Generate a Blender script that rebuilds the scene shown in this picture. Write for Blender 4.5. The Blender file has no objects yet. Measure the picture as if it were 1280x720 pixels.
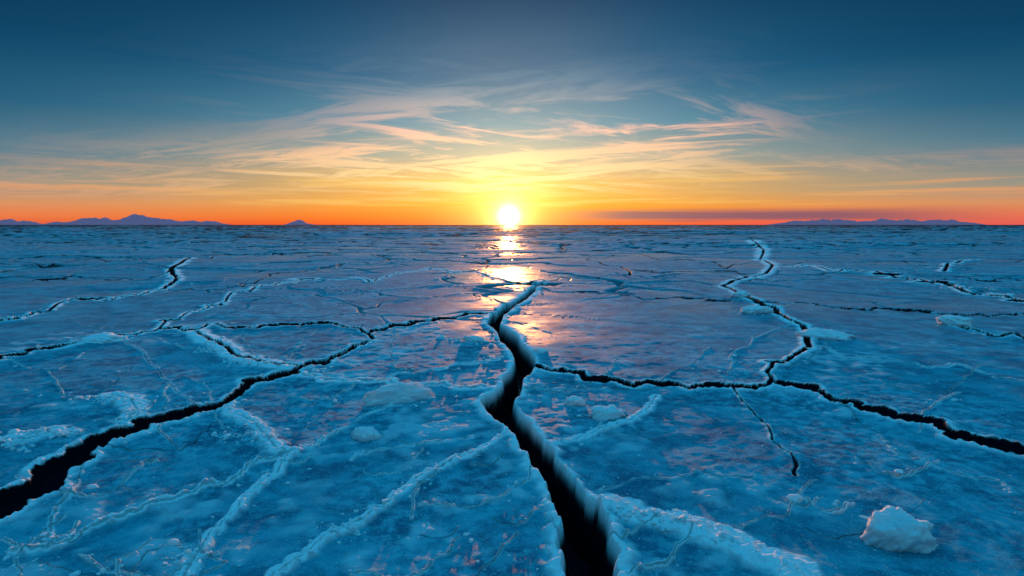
import bpy, math, random
import numpy as np
from mathutils import Vector
random.seed(7); rng=np.random.default_rng(11)
sc=bpy.context.scene
sc.view_settings.view_transform='Standard'
sc.view_settings.look='None'; sc.view_settings.exposure=0; sc.view_settings.gamma=1

# ------------------------------------------------------------ camera
H=2.0; F=1280*22/36; PITCH=math.atan(79/F)
cam=bpy.data.cameras.new('camera'); cam.lens=22; cam.sensor_width=36
cam.clip_start=0.05; cam.clip_end=200000
co=bpy.data.objects.new('camera',cam); sc.collection.objects.link(co)
co.location=(0,0,H); co.rotation_euler=(math.pi/2-PITCH,0,0); sc.camera=co
cp,sp=math.cos(PITCH),math.sin(PITCH)
def ground(u,v):
    """point on the ice (metres) back-projected from image pixel coordinates"""
    dx=(u-640)/F; dy=(360-v)/F
    d=(dx,cp+dy*sp,-sp+dy*cp); k=H/max(-d[2],1e-5)
    return np.array((d[0]*k,d[1]*k))

# ------------------------------------------------------------ noise
def _h(ix,iy,seed):
    n=(ix.astype(np.int64)*374761393+iy.astype(np.int64)*668265263+seed*974634777)&0xffffffff
    n=((n^(n>>13))*1274126177)&0xffffffff
    n=((n^(n>>16))*2246822519)&0xffffffff
    return ((n^(n>>15))&0xffffff).astype(np.float32)/np.float32(0xffffff)
def vn(x,y,seed=0):
    fx=np.floor(x); fy=np.floor(y); ax=(x-fx).astype(np.float32); ay=(y-fy).astype(np.float32)
    ix=fx.astype(np.int64); iy=fy.astype(np.int64)
    ax=ax*ax*(3-2*ax); ay=ay*ay*(3-2*ay)
    a=_h(ix,iy,seed); b=_h(ix+1,iy,seed); c=_h(ix,iy+1,seed); d=_h(ix+1,iy+1,seed)
    return ((a+(b-a)*ax)*(1-ay)+(c+(d-c)*ax)*ay)*2-1
def rn(wl,seed):   # rotated noise so the lattice never lines up with the view
    a=seed*1.3; c,s=math.cos(a),math.sin(a)
    return vn((X2*c-Y2*s)/wl+seed*3.7,(X2*s+Y2*c)/wl+seed*9.1,seed)
def sst(a,b,x):
    t=np.clip((x-a)/(b-a),0,1); return t*t*(3-2*t)

# ------------------------------------------------------------ ice sheet grid
tc=np.linspace(-1.12,1.12,1500)
to=1.12+np.cumsum(np.linspace(0.003,0.09,60))
T=np.concatenate([-to[::-1],tc,to])
f1=626.0
vv=np.concatenate([np.linspace(1500,640,60,endpoint=False),np.linspace(640,420,110,endpoint=False),
   np.linspace(420,60,700,endpoint=False),np.linspace(60,12,220,endpoint=False),
   np.linspace(12,1.5,100,endpoint=False),np.geomspace(1.5,0.014,30)])
Y=H*f1/vv
NR,NC=len(Y),len(T)
X2=(Y[:,None]*T[None,:]).astype(np.float64); Y2=np.repeat(Y[:,None],NC,1)
radial=np.gradient(Y)[:,None]
def oct(wl,seed):
    w=np.clip(wl/(radial*2.5)-0.4,0,1)
    return rn(wl,seed)*w

Hh=np.zeros((NR,NC))
far=sst(15,60,Y2)
for wl,am,s in ((220,.70,1),(90,.50,2),(38,.30,3),(16,.075,4),(7,.028,5),(3.1,.009,6),(1.3,.0045,7),(.55,.0038,8),(.24,.003,9),(.11,.0022,10),(.05,.0014,12)):
    Hh+=am*oct(wl,s)*(sst(12,90,Y2) if wl>30 else 1)*((1+.9*far) if 5<wl<30 else 1)
# snow / bare ice patches
patch=0.5+0.5*(0.5*rn(7.3,31)+0.32*rn(2.6,32)+0.2*rn(.8,33)+.15*rn(.3,34)+.5*rn(30,35)*sst(20,60,Y2))
patch=sst(.33,.72,patch)
patch=np.maximum(patch,(.75+.25*patch)*(1-sst(6.5,15,Y2)))     # near slabs carry a skin of snow
crust=np.abs(oct(.45,41))+.6*np.abs(oct(.2,42))+.5*np.abs(oct(.09,43))
Hh+=patch*crust*.006

carve=np.zeros((NR,NC)); frost=np.zeros((NR,NC)); dark=np.zeros((NR,NC))
lip=np.zeros((NR,NC)); rough_n=(np.abs(oct(.24,51))*.3+np.abs(oct(.10,52))*.5+np.abs(oct(.045,53))*.6+.1)
jag=(0.6*rn(.8,61)+.35*rn(.4,62))
frn=0.5+0.5*(.5*rn(.6,71)+.4*rn(.2,72)+.45*rn(.07,73))

def jagged(pts,amp=.16,it=4,vs=.45):
    P=[np.array(p,float) for p in pts]
    for k in range(it):
        Q=[P[0]]
        for a,b in zip(P[:-1],P[1:]):
            m=(a+b)/2; d=b-a; L=math.hypot(d[0],d[1])
            if L>9:
                n=np.array((-d[1],d[0],*([0]*(len(a)-2))))
                m=m+n*rng.normal(0,amp)*np.array((1,vs)+(1,)*(len(a)-2))
                Q.append(m)
            Q.append(b)
        P=Q
    return P
frostlines=[]
def crack(pts,depth=.07,fr=.6,lp=.010,step=0.,bev=.4,dk=(.0,.07),amp=.13,frw=1.0,wmax=.30,dkm=1.):
    P=jagged(pts,amp)
    W=[]
    for p in P: W.append(ground(p[0],max(p[1],283.2)))
    frostlines.append((W,fr))
    D=np.full((NR,NC),1e9,np.float32) if step else None
    S=np.zeros((NR,NC),np.float32) if step else None
    for (a,b,pa,pb) in zip(W[:-1],W[1:],P[:-1],P[1:]):
        r=.5*(math.hypot(*a)+math.hypot(*b)); d=b-a; L=math.hypot(*d)
        if L<1e-6: continue
        n=np.array((-d[1],d[0]))/L; rd=(a+b)/2; rd=rd/math.hypot(*rd)
        nr=abs(n@rd); nl=math.sqrt(max(0,1-nr*nr))
        scl=F/r*math.sqrt(nl*nl+(H/r*nr)**2)
        wpx=.5*(pa[2]+pb[2])*.8; w=min(wpx/scl,wmax*max(1,r/16))
        w=max(w,.006); hw=w/2; b_=max(hw*bev*2,.010)
        R=hw+b_+max(.45,.04*r)*max(1,frw) + (.8 if step else 0)
        y0,y1=min(a[1],b[1])-R,max(a[1],b[1])+R
        i0,i1=np.searchsorted(Y,[max(y0,.01),y1]); 
        if i1<=i0: continue
        yl=max(y0,Y[0]); 
        xs=[min(a[0],b[0])-R,max(a[0],b[0])+R]
        tlo=min(xs[0]/yl,xs[0]/y1); thi=max(xs[1]/yl,xs[1]/y1)
        j0,j1=np.searchsorted(T,[tlo,thi])
        if j1<=j0: continue
        sl=(slice(i0,i1),slice(j0,j1))
        x=X2[sl]-a[0]; y=Y2[sl]-a[1]
        k=np.clip((x*d[0]+y*d[1])/(L*L),0,1)
        ex=x-k*d[0]; ey=y-k*d[1]; dist=np.sqrt(ex*ex+ey*ey)
        dj=dist+jag[sl]*min(.3*hw+.005,.04)
        c=1-sst(hw*.6,hw+b_,dj)
        dep=min(depth,w*3.0+.01)
        carve[sl]=np.maximum(carve[sl],c*dep)
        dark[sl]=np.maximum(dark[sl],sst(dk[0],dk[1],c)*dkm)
        fw=(.05+.3*w)*frw*max(1,r/9)
        f=np.exp(-(np.maximum(dj-hw-b_*.3,0)/fw)**1.2)*fr
        f=sst(.20,.55,f*(.38+1.1*frn[sl]))*min(1,.4+fr)
        frost[sl]=np.maximum(frost[sl],f)
        lip[sl]=np.maximum(lip[sl],lp*np.exp(-np.maximum(dj-hw-b_,0)/(.12+w)))
        if step:
            side=np.sign(x*n[0]+y*n[1])
            m=dist<D[sl]
            D[sl]=np.where(m,dist,D[sl]); S[sl]=np.where(m,side,S[sl])
    if step:
        global Hh
        Hh+=np.where(D<1e8,step*S*np.exp(-(D/.6)**1.3),0)

# main lead
crack([(742,760,58),(735,720,54),(730,680,50),(722,640,40),(702,607,32),(676,572,28),(652,545,25),(630,524,32),(622,508,30),
       (640,490,20),(652,470,22),(652,446,22),(636,424,18),(617,408,14),(622,396,12),(645,382,10),(660,371,8),(667,361,6),(683,353,3)],
      depth=.62,fr=1.,lp=.02,bev=.34,dk=(.05,.24),amp=.12,wmax=.5)
# big left lead
crack([(-60,665,30),(0,640,28),(40,620,26),(75,590,21),(110,567,17),(150,546,15),(200,531,13),(245,516,12),(300,495,10),(345,476,8),(378,464,8),(420,450,7),(462,430,6)],
      depth=.13,fr=.95,lp=.012,bev=.35,dk=(.02,.14),step=.006,wmax=.20)
crack([(466,428,5),(440,413,5),(400,407,5),(350,409,5),(290,413,4),(235,416,4),(200,413,4)],fr=.65,wmax=.2)
crack([(462,420,5),(500,410,6),(540,404,6),(580,397,5),(612,394,4)],fr=.65,wmax=.2)
crack([(245,418,3),(272,432,4),(290,446,4),(322,458,5),(352,464,5),(378,464,4)],fr=1.1,lp=.03,frw=2)
crack([(655,462,6),(690,468,7),(735,480,8),(790,488,7),(840,484,6),(910,487,5),(965,483,5),(1010,490,6),(1070,510,7),(1130,530,8),(1190,547,9),(1240,560,10),(1290,572,10),(1400,600,10)],
      fr=.95,step=.006,wmax=.17)
crack([(965,483,4),(958,472,4),(985,456,4),(1012,440,5),(1008,428,5),(1003,412,5),(978,399,5),(955,386,6),(928,373,6),(903,360,5),(922,351,4),(957,341,3),(966,328,3),(950,318,2),(955,306,2),(940,298,1.5)],fr=.85,lp=.022,frw=1.2)
crack([(957,381,3),(1020,383,3),(1100,389,3.5),(1180,396,4),(1250,396,4),(1300,400,4)],fr=.4)
crack([(980,330,2),(1080,340,3.5),(1130,347,4),(1190,359,5),(1240,371,5),(1300,379,5)],fr=.65,lp=.03)
crack([(1185,408,3),(1230,419,4),(1300,434,4)],fr=.55)
crack([(733,320,2.5),(775,329,3),(787,345,3),(730,349,2.5),(683,353,2.5)],fr=.4)
crack([(787,346,2),(830,353,2),(900,360,2.5)],fr=.2)
crack([(790,334,2),(870,338,2),(960,343,2)],fr=.2)
crack([(672,360,2),(740,367,2),(830,376,2),(955,385,2)],fr=.1)
crack([(683,353,3),(655,357,4),(620,349,3),(584,341,3),(555,337,2),(500,342,2),(420,351,2),(330,357,2.5),(290,367,2.5),(262,384,2),(225,400,2),(200,413,3),(150,423,4),(100,431,4),(40,443,5),(0,452,6),(-60,462,6)],fr=.75,frw=1.1,wmax=.22)
crack([(584,341,2),(610,330,2),(560,322,2),(520,318,1.5)],fr=.3)
crack([(238,320,3),(214,335,4),(222,349,4),(204,362,3),(140,376,3),(60,391,3),(0,402,3),(-60,408,3)],fr=.75,lp=.025)
crack([(238,320,2),(330,313,2),(430,311,2),(487,323,2.5)],fr=.4)
crack([(204,362,2),(330,348,2),(420,335,2),(487,323,2)],fr=.2)
crack([(0,350,2),(90,345,2),(214,335,2)],fr=.2)
crack([(0,330,2),(120,321,2),(238,320,2)],fr=.2)
crack([(960,324,2),(860,318,2),(780,312,2),(733,320,2)],fr=.2)
crack([(966,328,2),(1080,322,2),(1280,318,2)],fr=.3)
crack([(1180,340,2.5),(1185,325,2.5),(1230,318,2)],fr=.6,lp=.04)
crack([(1280,350,2),(1200,345,2),(1130,347,2)],fr=.2)
crack([(1050,345,1.5),(1000,350,2),(930,352,2)],fr=.2)
# healed / hairline fractures in the near slabs
hair=dict(depth=.006,bev=.9,dk=(.5,1.2),amp=.1,dkm=.6,lp=.002)
crack([(362,572,3),(300,600,3),(230,624,3),(120,662,3),(20,695,3)],fr=.58,frw=.5,step=-.004,**hair)
crack([(362,572,2),(318,618,3),(275,665,4),(245,700,5),(225,740,5)],fr=.9,frw=.9,step=.006,**hair)
crack([(362,572,2),(420,548,2),(455,525,2),(500,505,2)],fr=.6,frw=.6,**hair)
crack([(640,545,3),(603,568,3),(548,590,3),(515,610,3),(470,640,3),(432,668,4),(385,700,4),(340,730,4)],fr=.95,frw=.8,step=.006,**hair)
crack([(378,474,3),(430,481,3),(500,485,3),(560,487,3),(612,490,3)],fr=1,frw=.9,**hair)
crack([(915,490,3),(945,525,3),(965,555,3),(990,575,4),(994,600,3)],fr=.5,frw=.6,depth=.03,dk=(.2,.8),amp=.1)
crack([(820,500,2),(790,530,2),(745,545,2),(690,560,2)],fr=.95,frw=1.2,**hair)
crack([(745,617,3),(800,600,2),(870,592,2),(940,600,2)],fr=.5,frw=.6,**hair)
crack([(440,580,2),(520,560,2),(590,552,2)],fr=.5,frw=.6,**hair)
crack([(282,515,2),(322,540,3),(345,568,3),(362,572,3)],fr=1.,frw=1.7,**hair)
crack([(620,455,2),(560,462,2),(500,470,2),(440,479,2)],fr=.6,frw=.7,**hair)
crack([(765,636,5),(800,652,5),(840,655,5),(885,676,5),(925,690,5),(985,716,5),(1020,745,5)],fr=1.3,frw=2.,lp=.03,step=-.025,depth=.03,bev=.9,dk=(.6,1.2),amp=.12,dkm=.3)
crack([(1020,500,2),(1090,540,2),(1180,590,2),(1280,620,2)],fr=.4,frw=.6,**hair)
crack([(150,546,2),(100,600,2),(60,680,2)],fr=.5,frw=.6,**hair)
crack([(1020,438,2),(1120,455,2),(1280,482,2)],fr=.5,frw=.6,**hair)
crack([(150,423,2),(200,470,2),(245,516,2)],fr=.4,frw=.6,**hair)
crack([(140,500,2),(165,505,2),(172,522,2),(160,532,2)],fr=1.2,frw=2.2,**hair)
crack([(0,560,2),(40,556,2),(90,548,2)],fr=1.1,frw=2,**hair)
# random hairlines
for _ in range(55):
    u=rng.uniform(-40,1320); v=rng.uniform(380,740); L=rng.uniform(40,190); a=rng.uniform(-.6,.6)+(math.pi/2 if rng.random()<.15 else 0)
    pts=[(u+L*k*math.cos(a+.25*math.sin(k*3)),v+L*k*.5*math.sin(a+.5*math.sin(k*4)),1.1) for k in(0,.33,.66,1)]
    crack(pts,fr=rng.uniform(.3,.6),depth=.004,bev=.9,dk=(.3,1.),dkm=.6,amp=.14,lp=.001,frw=.25)

# Voronoi fracture network for the mid and far field
def voro(sz,seed,wx):
    qx=X2+wx*rn(sz/1.3,seed+5)+wx*.4*rn(sz/4,seed+6)
    qy=Y2+wx*rn(sz/1.3,seed+7)+wx*.4*rn(sz/4,seed+8)
    gx=qx/sz; gy=qy/sz; ix=np.floor(gx).astype(np.int64); iy=np.floor(gy).astype(np.int64)
    f_=np.full(gx.shape,9.,np.float32); s_=np.full(gx.shape,9.,np.float32); idd=np.zeros(gx.shape,np.float32)
    for a in(-1,0,1):
        for b in(-1,0,1):
            jx=ix+a; jy=iy+b
            px=jx+_h(jx,jy,seed); py=jy+_h(jx,jy,seed+1)
            d=np.sqrt((px-gx)**2+(py-gy)**2).astype(np.float32)
            m=d<f_
            s_=np.where(m,f_,np.minimum(s_,d)); idd=np.where(m,_h(jx,jy,seed+2),idd); f_=np.where(m,d,f_)
    return (s_-f_)*sz*.5,idd
for sz,y0,y1,seed,wf in((3.2,10,15,400,.35),(5,15,22,100,.9),(14,28,50,200,1.),(48,100,180,300,1.)):
    e,idd=voro(sz,seed,sz*.22)
    k=sst(y0,y1,Y2)
    w=(.03+.0050*Y2)*(.4+.8*frn)*wf
    c=(1-sst(w*.5,w*1.3,e))*k
    gate=sst(.32,.50,.5+.5*rn(sz*1.4,seed+9))
    if wf<.5: gate=sst(.45,.65,.5+.5*rn(sz*1.4,seed+9))*(1-sst(30,60,Y2))*.7
    c*=gate
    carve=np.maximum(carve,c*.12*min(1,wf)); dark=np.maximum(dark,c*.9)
    rid=np.exp(-e/(w*2.5))*k*gate
    lip=np.maximum(lip,rid*.08*wf*(.4+np.abs(rn(1.5,seed+3)))); frost=np.maximum(frost,rid*.6*frn)
    if wf>.5:
        Hh+=(idd-.5)*.12*k*np.minimum(1,sz/10)
        patch=np.clip(patch+(idd-.5)*1.5*k,0,1)

# loose snow dusting near the camera
dust=sst(.60,.80,.5+.5*(.5*rn(1.4,81)+.3*rn(.4,82)+.3*rn(.12,83)))*(1-sst(8,20,Y2))*.45
frost=np.clip(np.maximum(frost,dust),0,1.2)
Hh+=lip*(.3+1.*frn)+frost*rough_n*.040
Hh-=carve
Z=Hh
verts=np.stack([X2,Y2,Z],-1).reshape(-1,3).astype(np.float32)
def grid_mesh(name,verts,NR,NC):
    me=bpy.data.meshes.new(name)
    idx=np.arange(NR*NC).reshape(NR,NC)
    q=np.stack([idx[:-1,:-1],idx[:-1,1:],idx[1:,1:],idx[1:,:-1]],-1).reshape(-1,4)
    me.vertices.add(len(verts)); me.vertices.foreach_set('co',verts.ravel())
    me.loops.add(q.size); me.loops.foreach_set('vertex_index',q.ravel().astype(np.int32))
    me.polygons.add(len(q)); me.polygons.foreach_set('loop_start',(np.arange(len(q))*4).astype(np.int32))
    me.update(calc_edges=True)
    me.polygons.foreach_set('use_smooth',np.ones(len(q),bool))
    return me
me=grid_mesh('ice_sheet',verts,NR,NC)
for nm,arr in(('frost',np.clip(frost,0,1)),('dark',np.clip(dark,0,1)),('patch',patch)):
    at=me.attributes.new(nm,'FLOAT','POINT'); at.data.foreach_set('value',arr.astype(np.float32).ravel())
ice=bpy.data.objects.new('ice_sheet',me); sc.collection.objects.link(ice)

def height(x,y):
    i=min(max(np.searchsorted(Y,y),0),NR-1); j=min(max(np.searchsorted(T,x/max(y,.1)),0),NC-1)
    return float(Z[i,j])

# ------------------------------------------------------------ node helpers
class G:
    def __init__(s,nt): s.nt=nt; s.n=nt.nodes; s.l=nt.links
    def put(s,sock,v):
        if isinstance(v,bpy.types.NodeSocket): s.l.new(v,sock)
        else: sock.default_value=v
    def m(s,op,a,b=0.,c=0.,clamp=False):
        n=s.n.new('ShaderNodeMath'); n.operation=op; n.use_clamp=clamp
        for i,v in enumerate((a,b,c)): s.put(n.inputs[i],v)
        return n.outputs[0]
    def ss(s,v,a,b,lo=0.,hi=1.):
        n=s.n.new('ShaderNodeMapRange'); n.interpolation_type='SMOOTHSTEP'
        s.put(n.inputs[0],v); n.inputs[1].default_value=a; n.inputs[2].default_value=b
        n.inputs[3].default_value=lo; n.inputs[4].default_value=hi
        return n.outputs[0]
    def mix(s,f,a,b,bt='MIX'):
        n=s.n.new('ShaderNodeMix'); n.data_type='RGBA'; n.blend_type=bt
        s.put(n.inputs[0],f); s.put(n.inputs[6],a); s.put(n.inputs[7],b); return n.outputs[2]
    def noise(s,vec,scale,detail=4,rough=.55,dist=0.,lac=2.):
        n=s.n.new('ShaderNodeTexNoise'); s.put(n.inputs['Vector'],vec); n.inputs['Scale'].default_value=scale
        n.inputs['Detail'].default_value=detail; n.inputs['Roughness'].default_value=rough; n.inputs['Distortion'].default_value=dist
        return n.outputs[0]
    def attr(s,nm):
        n=s.n.new('ShaderNodeAttribute'); n.attribute_name=nm; return n.outputs['Fac']
    def ramp(s,f,els):
        n=s.n.new('ShaderNodeValToRGB'); s.put(n.inputs[0],f); r=n.color_ramp
        while len(r.elements)<len(els): r.elements.new(.5)
        for e,(p,c) in zip(r.elements,els): e.position=p; e.color=(*[lin(x) for x in c],1)
        return n.outputs[0]
    def comb(s,x,y,z):
        n=s.n.new('ShaderNodeCombineXYZ'); s.put(n.inputs[0],x); s.put(n.inputs[1],y); s.put(n.inputs[2],z); return n.outputs[0]
    def sep(s,v):
        n=s.n.new('ShaderNodeSeparateXYZ'); s.put(n.inputs[0],v); return n.outputs
def lin(c):
    c=c/255; return c/12.92 if c<=.04045 else ((c+.055)/1.055)**2.4
def mat(name):
    m=bpy.data.materials.new(name); m.use_nodes=True; g=G(m.node_tree)
    b=m.node_tree.nodes['Principled BSDF']; return m,g,b

# ------------------------------------------------------------ ice material
m,g,b=mat('ice')
tcn=g.n.new('ShaderNodeTexCoord'); ob=tcn.outputs['Object']
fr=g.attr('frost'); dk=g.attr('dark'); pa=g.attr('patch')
n0=g.noise(ob,.45,4,.6,.5)
n1=g.noise(ob,1.7,6,.70,.6); n2=g.noise(ob,9,5,.72); n3=g.noise(ob,60,2,.6)
base=g.mix(g.ss(n1,.38,.62),(.005,.16,.25,1),(.03,.37,.47,1))
base=g.mix(g.m('MULTIPLY',pa,g.m('MULTIPLY',g.ss(n2,.44,.62,.0,.8),g.ss(n0,.35,.62,.25,1.))),base,(.20,.64,.73,1))
base=g.mix(g.ss(n3,.56,.70,0,.5),base,(.5,.85,.91,1))
base=g.mix(g.ss(n2,.42,.28,0.,.6),base,(.01,.10,.17,1))
base=g.mix(g.m('MULTIPLY',fr,g.ss(n2,.25,.55,.75,1.),clamp=True),base,(.93,.97,.99,1))
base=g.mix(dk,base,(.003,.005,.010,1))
g.put(b.inputs['Base Color'],base)
ro=g.m('ADD',g.ss(n2,.3,.7,.26,.40),g.m('ADD',g.m('MULTIPLY',pa,.52),g.m('MULTIPLY',fr,.3)),clamp=True)
g.put(b.inputs['Roughness'],ro)
b.inputs['IOR'].default_value=1.31
g.put(b.inputs['Specular IOR Level'],g.m('MAXIMUM',.02,g.m('SUBTRACT',.45,g.m('ADD',g.m('MULTIPLY',dk,.42),g.m('MULTIPLY',pa,.38)),clamp=True)))
bp=g.n.new('ShaderNodeBump'); bp.inputs['Distance'].default_value=.03
g.put(bp.inputs['Strength'],g.m('MULTIPLY',g.m('ADD',.20,g.m('ADD',g.m('MULTIPLY',pa,.24),g.m('MULTIPLY',fr,.45))),g.m('SUBTRACT',1.,dk),clamp=True))
g.put(bp.inputs['Height'],g.noise(ob,8,7,.72,.3))
bp2=g.n.new('ShaderNodeBump'); bp2.inputs['Distance'].default_value=.005
g.put(bp2.inputs['Strength'],g.m('ADD',.45,g.m('MULTIPLY',pa,.45),clamp=True))
g.put(bp2.inputs['Height'],g.m('ADD',g.noise(ob,55,4,.7),g.m('MULTIPLY',g.ss(n3,.56,.72),.8))); g.l.new(bp.outputs[0],bp2.inputs['Normal'])
g.l.new(bp2.outputs[0],b.inputs['Normal'])
me.materials.append(m)

# snow/ice chunk material
mc,g,b=mat('snowy_ice')
tcn=g.n.new('ShaderNodeTexCoord'); ob=tcn.outputs['Object']
n1=g.noise(ob,8,6,.65)
g.put(b.inputs['Base Color'],g.mix(g.ss(n1,.35,.6),(.74,.87,.92,1),(.96,.97,.98,1)))
b.inputs['Roughness'].default_value=.7; b.inputs['IOR'].default_value=1.31; b.inputs['Specular IOR Level'].default_value=.3
b.inputs['Subsurface Weight'].default_value=.4; b.inputs['Subsurface Radius'].default_value=(.10,.07,.06); b.inputs['Subsurface Scale'].default_value=.5
bp=g.n.new('ShaderNodeBump'); bp.inputs['Distance'].default_value=.02; bp.inputs['Strength'].default_value=.8
g.put(bp.inputs['Height'],g.noise(ob,40,6,.78)); g.l.new(bp.outputs[0],b.inputs['Normal'])

# ------------------------------------------------------------ sea water in the leads
me2=bpy.data.meshes.new('sea_water')
me2.from_pydata([(-30,-5,-.42),(30,-5,-.42),(30,26,-.42),(-30,26,-.42)],[],[(0,1,2,3)])
w=bpy.data.objects.new('sea_water',me2); sc.collection.objects.link(w)
mw,g,b=mat('sea_water'); b.inputs['Base Color'].default_value=(.010,.008,.014,1); b.inputs['Roughness'].default_value=.12; b.inputs['IOR'].default_value=1.33
bp=g.n.new('ShaderNodeBump'); bp.inputs['Distance'].default_value=.02; bp.inputs['Strength'].default_value=.4
tcn=g.n.new('ShaderNodeTexCoord'); g.put(bp.inputs['Height'],g.noise(tcn.outputs['Object'],6,3)); g.l.new(bp.outputs[0],b.inputs['Normal'])
me2.materials.append(mw)

# ------------------------------------------------------------ loose ice chunks
import bmesh
def chunk(u,v,wpx,hpx,dep=None,rot=0.,seed=0,sub=5):
    p=ground(u,v+hpx*.35); r=math.hypot(*p)
    sx=wpx*r/F/2; sz=hpx*r/F*.62; sy=(dep or .7)*sx
    bm=bmesh.new(); bmesh.ops.create_icosphere(bm,subdivisions=sub,radius=1)
    c=np.array([q.co[:] for q in bm.verts])
    rg=np.random.default_rng(seed)
    for k in range(13):
        n=rg.normal(size=3); n/=np.linalg.norm(n); o=rg.uniform(.65,.9)
        d=c@n; c=c-np.maximum(d-o,0)[:,None]*n*.7
    for s,a in((2.2,.16),(5,.10),(11,.07),(22,.045),(40,.02)):
        dn=vn(c[:,0]*s+seed,c[:,1]*s+c[:,2]*s*.8,seed+int(s))
        c=c*(1+a*dn)[:,None]
    c[:,2]=np.where(c[:,2]<-.3,-.3+(c[:,2]+.3)*.3,c[:,2])
    c*= (sx,sy,sz)
    for q,k in zip(bm.verts,c): q.co=k
    for f in bm.faces: f.smooth=True
    me=bpy.data.meshes.new('ice_chunk'); bm.to_mesh(me); bm.free(); me.materials.append(mc)
    o=bpy.data.objects.new('ice_chunk',me); sc.collection.objects.link(o)
    o.location=(p[0],p[1],height(*p)+sz*.14); o.rotation_euler=(rg.uniform(-.1,.1),rg.uniform(-.1,.1),rot)
chunk(1117,662,80,46,.8,.3,1)
chunk(500,496,98,30,.26,.45,2)
chunk(457,546,36,18,.7,0,3)
chunk(757,519,44,21,.7,.2,4)
chunk(718,505,30,14,.7,.2,5)
chunk(1034,422,56,15,.6,-.2,6)
chunk(943,391,36,12,.8,0,7)
chunk(1194,405,32,14,.8,-.4,8)
chunk(592,426,30,8,.6,0,10)
chunk(676,442,22,8,.7,0,18)
chunk(925,372,24,8,.9,0,20)
chunk(128,426,50,8,.8,0,22)

# rubble: one mesh
bm0=bmesh.new(); bmesh.ops.create_icosphere(bm0,subdivisions=2,radius=1); bv=np.array([v.co[:] for v in bm0.verts]); bf=np.array([[v.index for v in f.verts] for f in bm0.faces]); bm0.free()
V=[];Fc=[];off=0
def crumb(x,y,s,hz=1):
    global off
    c=bv.copy(); 
    for _ in range(6):
        n=rng.normal(size=3); n/=np.linalg.norm(n); c=c-np.maximum(c@n-rng.uniform(.4,.8),0)[:,None]*n*.95
    c*=(s*rng.uniform(.7,1.4),s*rng.uniform(.7,1.4),s*rng.uniform(.45,.9)*hz); a=rng.uniform(0,6.28)
    R=np.array(((math.cos(a),-math.sin(a),0),(math.sin(a),math.cos(a),0),(0,0,1)))
    c=c@R.T+np.array((x,y,height(x,y)+s*.1)); V.append(c); Fc.append(bf+off); off+=len(c)
def ok(p):
    i=min(np.searchsorted(Y,p[1]),NR-1); j=min(max(np.searchsorted(T,p[0]/p[1]),0),NC-1)
    return carve[i,j]<.012
for W,f in frostlines:
    for a,b_ in zip(W[:-1],W[1:]):
        r=math.hypot(*a)
        if r>60: continue
        L=math.hypot(*(b_-a)); nn=int(rng.poisson(min(14,L/(.04+.010*r))*max(f-.3,0)*1.6))
        for _ in range(nn):
            k=rng.random(); p=a+(b_-a)*k; q=rng.normal(0,.03+.009*r,2); p=p+q
            if p[1]<1.2 or not ok(p): continue
            crumb(p[0],p[1],min(rng.lognormal(-4.75,.5)*(1+.06*r),.10))
def pile(u,v,wpx,hpx,n,s):   # wind-blown heap of snow crumbs
    for _ in range(n):
        p=ground(u+rng.normal(0,wpx*.28),v+rng.normal(0,hpx*.28))
        if ok(p): crumb(p[0],p[1],s*rng.lognormal(0,.4))
for (u,v,wp,hp,n,s) in((135,506,60,10,44,.022),(165,522,26,18,30,.020),(60,550,90,10,50,.022),(20,566,60,12,30,.022),(128,427,70,5,34,.04),
      (270,440,50,14,54,.024),(308,458,50,10,46,.024),(395,466,50,8,30,.022),(285,553,60,10,24,.015),(757,522,60,14,24,.014),(500,505,90,14,24,.014),
      (1034,428,60,8,24,.02),(943,395,50,6,20,.024),(1194,408,40,10,20,.03),(1245,370,50,5,24,.05),(320,545,50,30,44,.014),(590,430,60,8,44,.018),(620,450,40,8,24,.016),
      (800,655,90,18,110,.013),(860,668,70,16,70,.013),(920,690,70,16,60,.012),(230,700,50,30,70,.011),(1215,362,60,4,18,.05),(215,345,24,24,24,.06),(955,350,60,8,16,.04),(1117,685,90,12,20,.009),(430,668,60,30,50,.010)):
    pile(u,v,wp,hp,n,s)
for _ in range(420):
    u=rng.uniform(-80,1360); v=rng.uniform(370,740); p=ground(u,v)
    if ok(p): crumb(p[0],p[1],rng.lognormal(-5.1,.45))
mr=bpy.data.meshes.new('ice_rubble'); mr.from_pydata(np.concatenate(V).tolist(),[],np.concatenate(Fc).tolist()); mr.materials.append(mc)
ro_=bpy.data.objects.new('ice_rubble',mr); sc.collection.objects.link(ro_)

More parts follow.
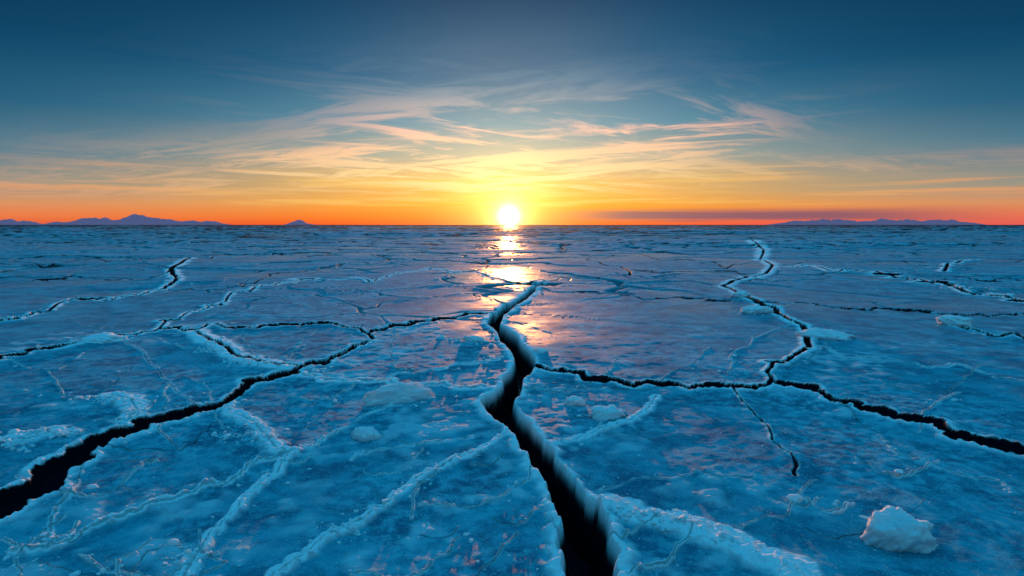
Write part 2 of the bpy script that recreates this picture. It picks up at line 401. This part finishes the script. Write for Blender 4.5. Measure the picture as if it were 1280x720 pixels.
# ------------------------------------------------------------ distant mountains
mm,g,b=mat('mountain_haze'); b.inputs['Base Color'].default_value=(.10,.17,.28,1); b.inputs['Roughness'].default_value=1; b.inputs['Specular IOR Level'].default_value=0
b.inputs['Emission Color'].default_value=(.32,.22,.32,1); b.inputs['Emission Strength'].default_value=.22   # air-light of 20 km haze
def mountains(prof,seed,dist=20000):
    n=int((prof[-1][0]-prof[0][0])*1.5); us=np.linspace(prof[0][0],prof[-1][0],n)
    hp=np.interp(us,[p[0] for p in prof],[p[1] for p in prof])
    hp=hp*(1+.22*vn(us/9.,us*0,seed)+.12*vn(us/3.3,us*0,seed+1))
    xs=(us-640)/F*dist; hs=hp/F*dist; M=15; vs=[]
    for k in range(M):
        s=(k-M//2)/(M//2); pr=math.cos(s*math.pi/2)**1.3 if abs(s)<1 else 0
        for x,h,u in zip(xs,hs,us):
            nz=1+.3*float(vn(np.array([u/5.]),np.array([s*4]),seed+2)[0])*abs(s)
            vs.append((x*(1+s*.05),dist+s*1500,h*pr*nz-3))
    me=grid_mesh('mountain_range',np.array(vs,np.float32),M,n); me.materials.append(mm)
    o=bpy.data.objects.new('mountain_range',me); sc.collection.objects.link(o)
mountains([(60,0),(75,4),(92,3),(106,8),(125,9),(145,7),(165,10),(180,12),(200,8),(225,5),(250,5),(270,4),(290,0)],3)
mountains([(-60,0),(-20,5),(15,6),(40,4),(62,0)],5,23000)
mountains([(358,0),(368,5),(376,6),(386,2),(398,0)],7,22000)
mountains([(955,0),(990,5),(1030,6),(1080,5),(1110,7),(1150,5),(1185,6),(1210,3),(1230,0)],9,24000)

# ------------------------------------------------------------ sun lamp
SE=math.radians(.78); SA=-4/F
sd=Vector((math.sin(SA)*math.cos(SE),math.cos(SA)*math.cos(SE),math.sin(SE)))
SE2=math.radians(1.8)
sd2=Vector((math.sin(SA)*math.cos(SE2),math.cos(SA)*math.cos(SE2),math.sin(SE2)))
L=bpy.data.lights.new('sun','SUN'); L.energy=3.8; L.angle=math.radians(.6); L.color=(1,.36,.10)
lo=bpy.data.objects.new('sun',L); sc.collection.objects.link(lo); lo.rotation_euler=(-sd2).to_track_quat('-Z','Y').to_euler(); lo.location=(0,50,30)

# ------------------------------------------------------------ sky
W=bpy.data.worlds.new('World'); sc.world=W; W.use_nodes=True; g=G(W.node_tree)
for n in list(g.n): g.n.remove(n)
out=g.n.new('ShaderNodeOutputWorld'); bg=g.n.new('ShaderNodeBackground'); g.l.new(bg.outputs[0],out.inputs[0])
sky=g.n.new('ShaderNodeTexSky'); sky.sky_type='NISHITA'; sky.sun_disc=False; sky.sun_elevation=SE; sky.sun_rotation=SA
sky.dust_density=1.5; sky.ozone_density=3
tcn=g.n.new('ShaderNodeTexCoord'); D=tcn.outputs['Generated']; dx,dy,dz=g.sep(D)
dot=g.n.new('ShaderNodeVectorMath'); dot.operation='DOT_PRODUCT'; g.l.new(D,dot.inputs[0]); dot.inputs[1].default_value=sd
s=g.m('MAXIMUM',dot.outputs['Value'],0.)
el=g.m('MULTIPLY',g.m('MAXIMUM',dz,0.),2.)
def zp(z): return z*2
side=g.ramp(el,[(0,(226,94,62)),(zp(.012),(234,126,76)),(zp(.028),(212,144,104)),(zp(.05),(138,144,136)),(zp(.09),(48,116,142)),(zp(.15),(10,84,118)),(zp(.24),(0,56,90)),(zp(.33),(0,40,70)),(1,(0,100,140))])
cen=g.ramp(el,[(0,(255,88,0)),(zp(.015),(255,132,0)),(zp(.035),(255,170,20)),(zp(.065),(246,186,90)),(zp(.105),(184,182,158)),(zp(.155),(96,152,172)),(zp(.22),(28,106,144)),(zp(.33),(2,66,102)),(1,(0,100,140))])
az=g.m('ARCTAN2',dx,dy); ca=g.m('COSINE',az)
caz=g.m('POWER',g.m('MAXIMUM',ca,0.),9.)
col=g.mix(caz,side,cen)
back=g.ss(ca,-.6,.6,.9,1.)
# anti-solar twilight sky behind the viewer: cool
col=g.mix(g.ss(ca,.35,-.2,0.,.85),col,(.020,.150,.25,1))
# cirrus
def vadd(a,b_):
    n=g.n.new('ShaderNodeVectorMath'); n.operation='ADD'; g.l.new(a,n.inputs[0]); g.l.new(b_,n.inputs[1]); return n.outputs[0]
def scale(v,k):
    n=g.n.new('ShaderNodeVectorMath'); n.operation='SCALE'; g.l.new(v,n.inputs[0]); g.put(n.inputs['Scale'],k); return n.outputs[0]
den=g.m('ADD',g.m('MAXIMUM',dz,0.),.06)
px=g.m('DIVIDE',dx,den); py=g.m('DIVIDE',dy,den)
def rot(a,sx,sy,z):
    c_,s_=math.cos(a),math.sin(a)
    X=g.m('ADD',g.m('MULTIPLY',px,c_),g.m('MULTIPLY',py,-s_)); Yy=g.m('ADD',g.m('MULTIPLY',px,s_),g.m('MULTIPLY',py,c_))
    return g.comb(g.m('MULTIPLY',X,sx),g.m('MULTIPLY',Yy,sy),z)
def warp(v,sc_,amt):
    n=g.n.new('ShaderNodeTexNoise'); g.l.new(v,n.inputs['Vector']); n.inputs['Scale'].default_value=sc_; n.inputs['Detail'].default_value=2
    return vadd(v,scale(n.outputs['Color'],amt))
def blob(a0,z0,sa,sz,k):
    A=g.m('DIVIDE',g.m('SUBTRACT',az,a0),sa); B=g.m('DIVIDE',g.m('SUBTRACT',dz,z0),sz)
    q=g.m('ADD',g.m('MULTIPLY',A,A),g.m('MULTIPLY',B,B))
    return g.m('MULTIPLY',g.m('EXPONENT',g.m('MULTIPLY',q,-1.)),k)
region=g.m('ADD',blob(-.08,.12,.19,.05,1.4),blob(-.22,.085,.30,.026,1.2))
region=g.m('ADD',region,blob(.24,.135,.13,.035,1.4)); region=g.m('ADD',region,blob(0.,.07,.26,.03,1.))
region=g.m('ADD',region,blob(.0,.19,.30,.05,.3)); region=g.m('ADD',region,blob(.5,.08,.35,.015,.35)); region=g.m('ADD',region,blob(-.62,.05,.3,.018,.6))
v1=warp(rot(.45,.45,1.4,0.),.7,1.3); v2=warp(rot(-.6,.5,1.6,4.),.8,1.4)
c1=g.noise(v1,1.2,7,.66,.3); c2=g.noise(v2,1.3,7,.66,.3)
cc=g.m('MAXIMUM',g.ss(c1,.47,.63),g.m('MULTIPLY',g.ss(c2,.49,.65),.9))
cir=g.m('MULTIPLY',cc,region,clamp=True)
ccol=g.ramp(el,[(0,(255,120,40)),(zp(.03),(255,188,90)),(zp(.07),(255,226,156)),(zp(.11),(255,212,166)),(zp(.15),(250,200,180)),(zp(.22),(145,175,188)),(1,(100,150,175))])
ccol2=g.mix(caz,(lin(215),lin(155),lin(130),1),ccol)
col=g.mix(cir,col,ccol2)
# low streaky stratus near horizon
sv=g.comb(g.m('MULTIPLY',az,2.2),g.m('MULTIPLY',dz,60.),3.3)
s1=g.noise(sv,1.6,5,.55,.3)
low=g.m('MULTIPLY',g.ss(s1,.47,.66),g.m('MULTIPLY',g.ss(dz,.02,.035),g.ss(dz,.06,.10,1.,0.)))
col=g.mix(g.m('MULTIPLY',low,.6),col,g.mix(caz,(lin(236),lin(150),lin(104),1),(lin(255),lin(215),lin(110),1)))
# pink-purple bank to the right
pink=g.m('MULTIPLY',g.ss(dz,.03,.0),g.ss(az,.15,.45))
col=g.mix(g.m('MULTIPLY',pink,.5),col,(lin(232),lin(96),lin(100),1))
sv2=g.comb(g.m('MULTIPLY',az,3.),g.m('MULTIPLY',dz,110.),9.1)
s2=g.noise(sv2,1.2,5,.5,.2)
wob=g.m('ADD',dz,g.m('MULTIPLY',g.m('SUBTRACT',s2,.5),.012))
bank=g.m('MULTIPLY',g.m('MULTIPLY',g.ss(wob,.004,.010),g.ss(wob,.016,.028,1.,0.)),g.m('MULTIPLY',g.ss(az,.03,.2),g.ss(az,.46,.72,1.,0.)))
col=g.mix(g.m('MULTIPLY',bank,.9),col,(lin(130),lin(90),lin(108),1))
def addglow(col,p,k,c):
    v=g.m('MULTIPLY',g.m('POWER',s,p),k); cb=g.comb(g.m('MULTIPLY',v,c[0]),g.m('MULTIPLY',v,c[1]),g.m('MULTIPLY',v,c[2]))
    return vadd(col,cb)
col=addglow(col,50.,.32,(1,.60,.18))
col=addglow(col,350.,.75,(1,.66,.16))
col=addglow(col,2200.,1.4,(1,.80,.28))
col=addglow(col,15000.,6.,(1,.9,.6))
zen=g.ss(dz,.38,.7,1.,3.1)  # overhead sky, out of view, brightened to throw more light on the ice
col=scale(col,g.m('MULTIPLY',back,zen))
g.l.new(vadd(col,scale(sky.outputs[0],.010)),bg.inputs[0]); bg.inputs[1].default_value=1.0
